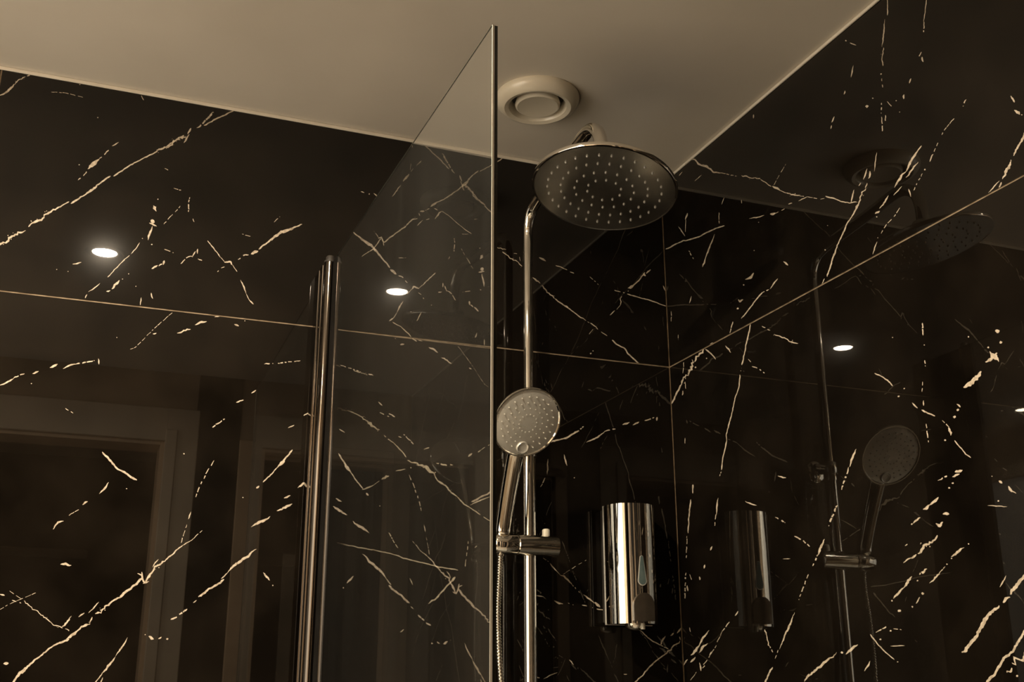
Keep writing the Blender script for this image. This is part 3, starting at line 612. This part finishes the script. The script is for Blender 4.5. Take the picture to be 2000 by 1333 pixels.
bm = new(); lathe(bm, [(0, 0.001), (0.022, 0.001), (0.022, 0.006), (0.019, 0.009), (0.0085, 0.010), (0.0085, 0.045), (0, 0.045)], (PX, 0, Z(0.425)), (0, -1, 0), 28)
lathe(bm, [(0.0089, -0.011), (0.0135, -0.011), (0.0145, -0.009), (0.0145, 0.009), (0.0135, 0.011), (0.0089, 0.011)], (PX, PY, Z(0.425)), (0, 0, 1), 28)
obj('wall_bracket', bm, M_CHROME, col, True)
bm = new(); lathe(bm, [(0, 0), (0.006, 0), (0.006, 0.018), (0.0045, 0.02), (0, 0.02)], (PX+0.0148, PY, Z(0.425)), (1, 0, 0), 16)
obj('bracket_screw', bm, M_CHROME, col, True)
# mixer below
bm = new(); tube(bm, [(PX-0.13, PY-0.012, 0.955), (PX+0.13, PY-0.012, 0.955)], 0.022, 28)
mixer = obj('mixer_body', bm, M_CHROME, col, True)
for sx in (-1, 1):
    bm = new(); lathe(bm, [(0, 0), (0.026, 0), (0.027, 0.003), (0.026, 0.045), (0.023, 0.05), (0, 0.05)], (PX+sx*0.1305, PY-0.012, 0.955), (sx, 0, 0), 28)
    obj('control_knob', bm, M_CHROME, mixer, True)
    bm = new(); lathe(bm, [(0.03, 0.001), (0.03, 0.006), (0.014, 0.02), (0.014, 0.042), (0, 0.042)], (PX+sx*0.075, 0, 0.955), (0, -1, 0), 28)
    obj('wall_union', bm, M_CHROME, mixer, True)
# rain head
HN = Vector((-0.172, -0.11, -0.979)).normalized(); HCN = Vector((-0.318, -0.379, Z(0.763))); HR = 0.115
UPN = -HN
bm = new(); lathe(bm, [(HR-0.004, 0.0008), (HR-0.001, 0.0003), (HR, 0.002), (HR, 0.0065), (HR-0.003, 0.0085), (HR-0.02, 0.011), (0.05, 0.0155), (0.03, 0.019), (0.022, 0.024), (0.018, 0.030), (0, 0.030)], HCN, UPN, 96)
head = obj('rain_head', bm, M_CHROME, col, True)
bm = new(); lathe(bm, [(0, 0), (0.05, 0), (HR-0.004, 0.0004)], HCN, UPN, 96)
face = obj('face_plate', bm, M_FACE, head, True)
bm = new(); lathe(bm, [(0.0, 0.028), (0.010, 0.028), (0.0155, 0.034), (0.0165, 0.041), (0.0135, 0.048), (0.0115, 0.050), (0, 0.050)], HCN, UPN, 28)
obj('ball_joint', bm, M_CHROME, head, True)
hs, ht = frame_of(HN)
bm = new(); lathe(bm, [(0, 0.0025), (0.0009, 0.0023), (0.0015, 0.0014), (0.0018, 0)], (0, 0, 0), (0, 0, 1), 10)
NOZ = {}
def place_nozzles(lst, c, nrm, e1, e2, parent, bm_n, m, key, lift=0.0):
    for (x, y, sc) in lst:
        p = c+e1*x+e2*y+nrm*lift
        me = NOZ.get(key)
        if me is None:
            me = bpy.data.meshes.new('nozzle')
            for f in bm_n.faces: f.smooth = True
            bm_n.to_mesh(me); me.materials.append(m); NOZ[key] = me
        o = bpy.data.objects.new('nozzle', me); COL.objects.link(o)
        o.parent = parent
        o.matrix_parent_inverse = parent_inv(parent)
        q = Vector((0, 0, 1)).rotation_difference(nrm).to_matrix().to_4x4()
        o.matrix_basis = Matrix.Translation(p) @ q @ Matrix.Scale(sc, 4)
def parent_inv(o):
    # parents are placed only by translations of their top-level empty
    return Matrix()
nl = []
for r, n, ph in ((0.090, 30, 0.1), (0.069, 24, 0.2), (0.047, 16, 0.0), (0.027, 10, 0.3)):
    nl += [(r*math.cos(ph+6.28319*k/n), r*math.sin(ph+6.28319*k/n), 1.0) for k in range(n)]
place_nozzles(nl, HCN, HN, hs, ht, head, bm, M_NOZZLE, 'head'); bm.free()

# sliding handset holder
SZ = Z(0.246); SY = PY-0.010
bm = new(); lathe(bm, [(0, 0), (0.0155, 0), (0.0175, 0.0015), (0.0175, 0.0735), (0.016, 0.075), (0, 0.075)], (-0.268, SY, SZ), (-1, 0, 0), 36)
slider = obj('slider', bm, M_CHROME, col, True)
bm = new(); lathe(bm, [(0, 0), (0.0165, 0), (0.0175, 0.002), (0.0175, 0.038), (0.0150, 0.041), (0, 0.041)], (-0.3435, SY, SZ), (-1, 0, 0), 36)
obj('handset_holder', bm, M_CHROME, slider, True)
bm = new(); lathe(bm, [(0.0113, -0.017), (0.0150, -0.017), (0.0150, 0.017), (0.0113, 0.017)], (PX, PY, SZ), (0, 0, 1), 28)
obj('pipe_sleeve', bm, M_CHROME, slider, True)
bm = new(); lathe(bm, [(0, 0), (0.0065, 0), (0.0068, 0.001), (0.0068, 0.011), (0.0055, 0.0125), (0, 0.0125)], (-0.287, SY+0.004, SZ+0.0165), (0.05, 0.1, 1), 20)
obj('clamp_knob', bm, M_PLASTIC, slider, True)

# ------------------------------------------------------------------ hand shower
C = Vector((-0.366, -0.170, Z(0.429))); N = Vector((0.075, -0.825, -0.559)).normalized(); HRAD = 0.061
BASE = Vector((-0.369, -0.063, Z(0.262)))
hand = thing('hand_shower', 'round chrome hand shower with handle resting in the slider holder', 'shower handset', tuple(BASE))
e2 = (Vector((0, 0, 1))-N*N.z).normalized(); e1 = e2.cross(N).normalized()     # up and right in the face
if e1.x < 0: e1 = -e1
bm = new(); lathe(bm, [(HRAD-0.0045, 0.0025), (HRAD-0.003, 0.001), (HRAD-0.001, 0.001), (HRAD, 0.003), (HRAD-0.001, 0.008), (HRAD-0.008, 0.014), (0.035, 0.022), (0, 0.026)], C, -N, 72)
shell = obj('spray_head', bm, M_CHROME, hand, True)
bm = new(); lathe(bm, [(0, -0.0022), (0.02, -0.0019), (0.04, -0.0004), (HRAD-0.004, 0.0026)], C, -N, 72)
obj('spray_face', bm, M_HFACE, shell, True)
nl = []
for k in range(14): nl.append((0.0155*math.cos(0.2+6.28319*k/14), 0.0155*math.sin(0.2+6.28319*k/14), 0.9))
for r, n, ph in ((0.026, 16, 0.1), (0.036, 20, 0.25), (0.046, 22, 0.05)):
    for k in range(n):
        a = ph+6.28319*k/n; x, y = r*math.cos(a), r*math.sin(a)
        if math.hypot(x-0.004, y+0.042) < 0.017: continue
        nl.append((x, y, 0.66))
bm = new(); lathe(bm, [(0, 0.0020), (0.0010, 0.0018), (0.0015, 0.0010), (0.0018, -0.002)], (0, 0, 0), (0, 0, 1), 10)
place_nozzles(nl, C, N, e1, e2, shell, bm, M_NOZZLE_D, 'hand', 0.0012); bm.free()
bm = new(); lathe(bm, [(0, 0.0026), (0.006, 0.0022), (0.0085, 0.0028), (0.0095, 0.0034), (0.0105, 0.0018), (0.0108, -0.002)], C+e2*(-0.0425)+e1*0.002, N, 32)
obj('mode_button', bm, M_HFACE, shell, True)
bm = new()
neck = C-e2*0.034-N*0.019
pts = catmull([BASE, BASE+Vector((0, -0.004, 0.018)), BASE.lerp(neck, 0.45)+Vector((0, 0.006, 0.0)), BASE.lerp(neck, 0.8)+Vector((0, 0.004, 0)), neck], 6)
rr = [0.0128+0.0022*(i/(len(pts)-1)) for i in range(len(pts))]
rr[0] = 0.0108
tube(bm, pts, rr, 32)
obj('handle', bm, M_CHROME, hand, True)
bm = new(); tube(bm, [BASE+Vector((0, 0.010, -0.034)), BASE+Vector((0, 0.003, -0.0095)), BASE+Vector((0, 0.0001, -0.0005))], [0.0062, 0.0075, 0.0088], 24)
obj('hose_connector', bm, M_CHROME, hand, True)
# corrugated hose
hp = catmull([BASE+Vector((0.0, 0.010, -0.030)), BASE+Vector((-0.001, 0.012, -0.07)), BASE+Vector((-0.004, 0.010, -0.14)), BASE+Vector((0.0005, 0.006, -0.24)), BASE+Vector((0.02, 0.000, -0.36)), BASE+Vector((0.05, -0.01, -0.52)), (PX+0.01, PY-0.05, 0.86), (PX+0.045, PY-0.030, 0.87), (PX+0.045, PY-0.012, 0.933)], 60)
bm = new(); Lc = 0; pts2 = [hp[0]]; rad2 = [0.0048]; acc = 0; target = 0.0012; 
dense = []
for a, b in zip(hp, hp[1:]):
    for k in range(4): dense.append(a.lerp(b, k/4))
last = dense[0]; acc = 0; k = 0
PR = [0.0040, 0.0050, 0.0050]
for q in dense[1:]:
    acc += (q-last).length; last = q
    if acc >= 0.0014:
        acc = 0; k += 1; pts2.append(q.copy()); rad2.append(PR[k % 3])
tube(bm, pts2, rad2, 14)
obj('hose', bm, M_CHROME, hand, True)

# ------------------------------------------------------------------ soap dispenser
DX = -0.118; DW = 0.0445; z0, z1 = Z(0.121), Z(0.3265)
disp = thing('soap_dispenser', 'chrome wall soap dispenser with teardrop sight glass beside the room corner', 'soap dispenser', (DX, 0, z0))
def bow(t): return max(0.0, 1-abs(t)**2.3)**(1/2.3)
def dsec(hw, yb, ys, yf):
    pts = [(-hw, yb), (-hw, ys)]
    for k in range(1, 28):
        t = -math.cos(math.pi*k/28)
        pts.append((hw*t, ys+(yf-ys)*bow(t)))
    pts += [(hw, ys), (hw, yb)]
    return [(DX+x, y) for x, y in pts]
bm = new(); prism(bm, dsec(DW, -0.022, -0.031, -0.0795), z0, z1, 0.0012)
dbody = obj('body', bm, M_CHROME, disp, True)
bm = new(); box(bm, DX-DW+0.005, DX+DW-0.005, -0.0218, -0.0005, z0+0.004, z1-0.004, 0.002)
obj('back_plate', bm, M_DARKPL, disp)
obj('rear_rim', box(new(), DX-DW-0.0009, DX+DW+0.0009, -0.0262, -0.0220, z0-0.0006, z1+0.0006, 0.0008), M_NOZZLE, disp)
# front surface depth at x offset
def front_y(dx): return -0.031-0.0485*bow(dx/DW)
def plate(bm, outline, lift, thick):
    """thin plate following the curved front; outline of (dx, z) points"""
    c = (sum(p[0] for p in outline)/len(outline), sum(p[1] for p in outline)/len(outline))
    fr = [bm.verts.new((DX+x, front_y(x)-lift, z)) for x, z in outline]
    bk = [bm.verts.new((DX+x, front_y(x)-lift+thick, z)) for x, z in outline]
    cv = bm.verts.new((DX+c[0], front_y(c[0])-lift, c[1]))
    n = len(fr)
    for k in range(n):
        bm.faces.new((fr[k], fr[(k+1) % n], cv)); bm.faces.new((fr[k], fr[(k+1) % n], bk[(k+1) % n], bk[k]))
def teardrop(s):
    out = []
    zc0, r0, zt, rt = Z(0.1925), 0.0070*s, Z(0.232), 0.0026*s
    for k in range(13):
        a = math.pi+math.pi*k/12; out.append((r0*math.cos(a), zc0+r0*math.sin(a)))
    for k in range(9):
        a = math.pi*k/8; out.append((rt*math.cos(a), zt+rt*math.sin(a)))
    return out
bm = new(); plate(bm, teardrop(1.22), 0.0008, 0.0025); obj('sight_glass_frame', bm, M_NOZZLE, disp)
bm = new(); plate(bm, teardrop(0.98), 0.0012, 0.0025); obj('sight_glass', bm, M_WINDOW, disp)
ol = []
for k in range(17):
    a = math.pi*k/16; ol.append((0.0195*math.cos(a), Z(0.1505)+0.021*math.sin(a)))
ol += [(-0.0195, z0+0.004), (-0.006, z0+0.003), (0.006, z0+0.003), (0.0195, z0+0.004)]
bm = new(); plate(bm, ol, 0.0075, 0.010)
bmesh.ops.bevel(bm, geom=[e for e in bm.edges if len(e.link_faces) == 2 and e.calc_face_angle(0) > 1.0], offset=0.0015, segments=2, affect='EDGES')
obj('push_button', bm, M_BUTTON, disp, True)
bm = new(); lathe(bm, [(0, 0.012), (0.010, 0.011), (0.0165, 0.006), (0.018, 0), (0, 0)], (DX-0.002, -0.050, z0+0.001), (0, 0, -1), 28)
obj('spout_collar', bm, M_CHROME, disp, True)
bm = new(); tube(bm, [(DX+0.005, -0.066, z0+0.001), (DX+0.005, -0.066, z0-0.009)], 0.004, 16)
obj('spout', bm, M_PLASTIC, disp, True)

# ------------------------------------------------------------------ ceiling air valve
vent = thing('ceiling_vent', 'round cream plastic air vent valve on the ceiling above the shower', 'vent', (-0.367, -0.228, HC))
VC = Vector((-0.367, -0.228, HC))
bm = new(); lathe(bm, [(0.0725, 0.0), (0.0735, 0.003), (0.072, 0.010), (0.066, 0.018), (0.058, 0.0215), (0.0505, 0.019), (0.0465, 0.012), (0.0455, 0.003), (0.0455, 0.0005)], VC, (0, 0, -1), 72)
obj('rim', bm, M_PLASTIC, vent, True)
bm = new(); lathe(bm, [(0, 0.0008), (0.0454, 0.0008)], VC, (0, 0, -1), 48)
obj('throat', bm, M_DARKPL, vent)
bm = new(); lathe(bm, [(0.030, 0.0012), (0.0375, 0.006), (0.0395, 0.014), (0.0385, 0.0175), (0.0355, 0.0195), (0.033, 0.019), (0, 0.0185)], VC, (0, 0, -1), 64)
obj('valve_disc', bm, M_PLASTIC, vent, True)

# ------------------------------------------------------------------ recessed downlights
def downlight(x, y, label):
    t = thing('downlight_offscreen', label, 'ceiling light', (x, y, HC), 'recessed ceiling downlights')
    c = Vector((x, y, HC))
    bm = new(); lathe(bm, [(0.0445, 0.0), (0.0445, 0.003), (0.040, 0.005), (0.031, 0.005), (0.0285, 0.003), (0.0275, 0.0003)], c, (0, 0, -1), 40)
    obj('bezel', bm, M_CHROME, t, True)
    bm = new(); lathe(bm, [(0, 0.0022), (0.027, 0.0022)], c, (0, 0, -1), 32)
    obj('lens_offscreen', bm, M_LAMP, t)
downlight(-1.044, -0.79, 'round recessed downlight in the ceiling outside the glass shower screen')
downlight(-2.13, -1.18, 'round recessed downlight in the ceiling next to the left wall')

# ------------------------------------------------------------------ out of frame: frosted window (the tall white streaks in the chrome), vanity added to bounce light onto the ceiling, shower tray
win = struct(bpy.data.objects.new('window_left_offscreen', None)); COL.objects.link(win)
win.location = (XL, -0.95, 1.0); win.matrix_world = Matrix.Translation(win.location); win.empty_display_size = 0.05
WY0, WY1, WZ0, WZ1 = -1.70, -0.20, 1.05, 2.16
for (ya, yb, za, zb) in ((WY0-0.05, WY0, WZ0-0.05, WZ1+0.05), (WY1, WY1+0.05, WZ0-0.05, WZ1+0.05), (WY0, WY1, WZ1, WZ1+0.05), (WY0, WY1, WZ0-0.05, WZ0), ((WY0+WY1)/2-0.02, (WY0+WY1)/2+0.02, WZ0, WZ1)):
    obj('window_frame', box(new(), XL+0.0005, XL+0.03, ya, yb, za, zb, 0.003), M_CASING, win)
for ya, yb in ((WY0, (WY0+WY1)/2-0.02), ((WY0+WY1)/2+0.02, WY1)):
    obj('frosted_pane_offscreen', box(new(), XL+0.0005, XL+0.012, ya, yb, WZ0, WZ1), M_WLAMP, win)
van = thing('bounce_vanity', 'unseen white vanity unit with inset basin, added to bounce light upward', 'vanity', (-1.5, -0.26, 0))
obj('cabinet', box(new(), -2.05, -0.74, -0.48, -0.002, 0.25, 0.80, 0.003), M_CASING, van)
bm = new()
NX, NY = 24, 12; x0v, x1v, y0v, y1v = -2.10, -0.705, -0.52, -0.002
gv = [[None]*(NY+1) for _ in range(NX+1)]
for i in range(NX+1):
    for j in range(NY+1):
        x = x0v+(x1v-x0v)*i/NX; y = y0v+(y1v-y0v)*j/NY
        q = ((x+1.55)/0.30)**2+((y+0.27)/0.19)**2
        gv[i][j] = bm.verts.new((x, y, 0.85-0.11*max(0.0, 1-q)**0.6))
for i in range(NX):
    for j in range(NY): bm.faces.new((gv[i][j], gv[i+1][j], gv[i+1][j+1], gv[i][j+1]))
ext = bmesh.ops.extrude_edge_only(bm, edges=[e for e in bm.edges if len(e.link_faces) == 1])
for v in [g for g in ext['geom'] if isinstance(g, bmesh.types.BMVert)]: v.co.z = 0.801
obj('basin_top', bm, M_TRAY, van, True)
bm = new(); box(bm, -0.70, -0.002, -0.90, -0.002, 0.0005, 0.05, 0.006)
tray = tag(obj('shower_tray', bm, M_TRAY), 'white shower tray on the floor under the glass screen', 'shower tray')
bpy.context.view_layer.update()
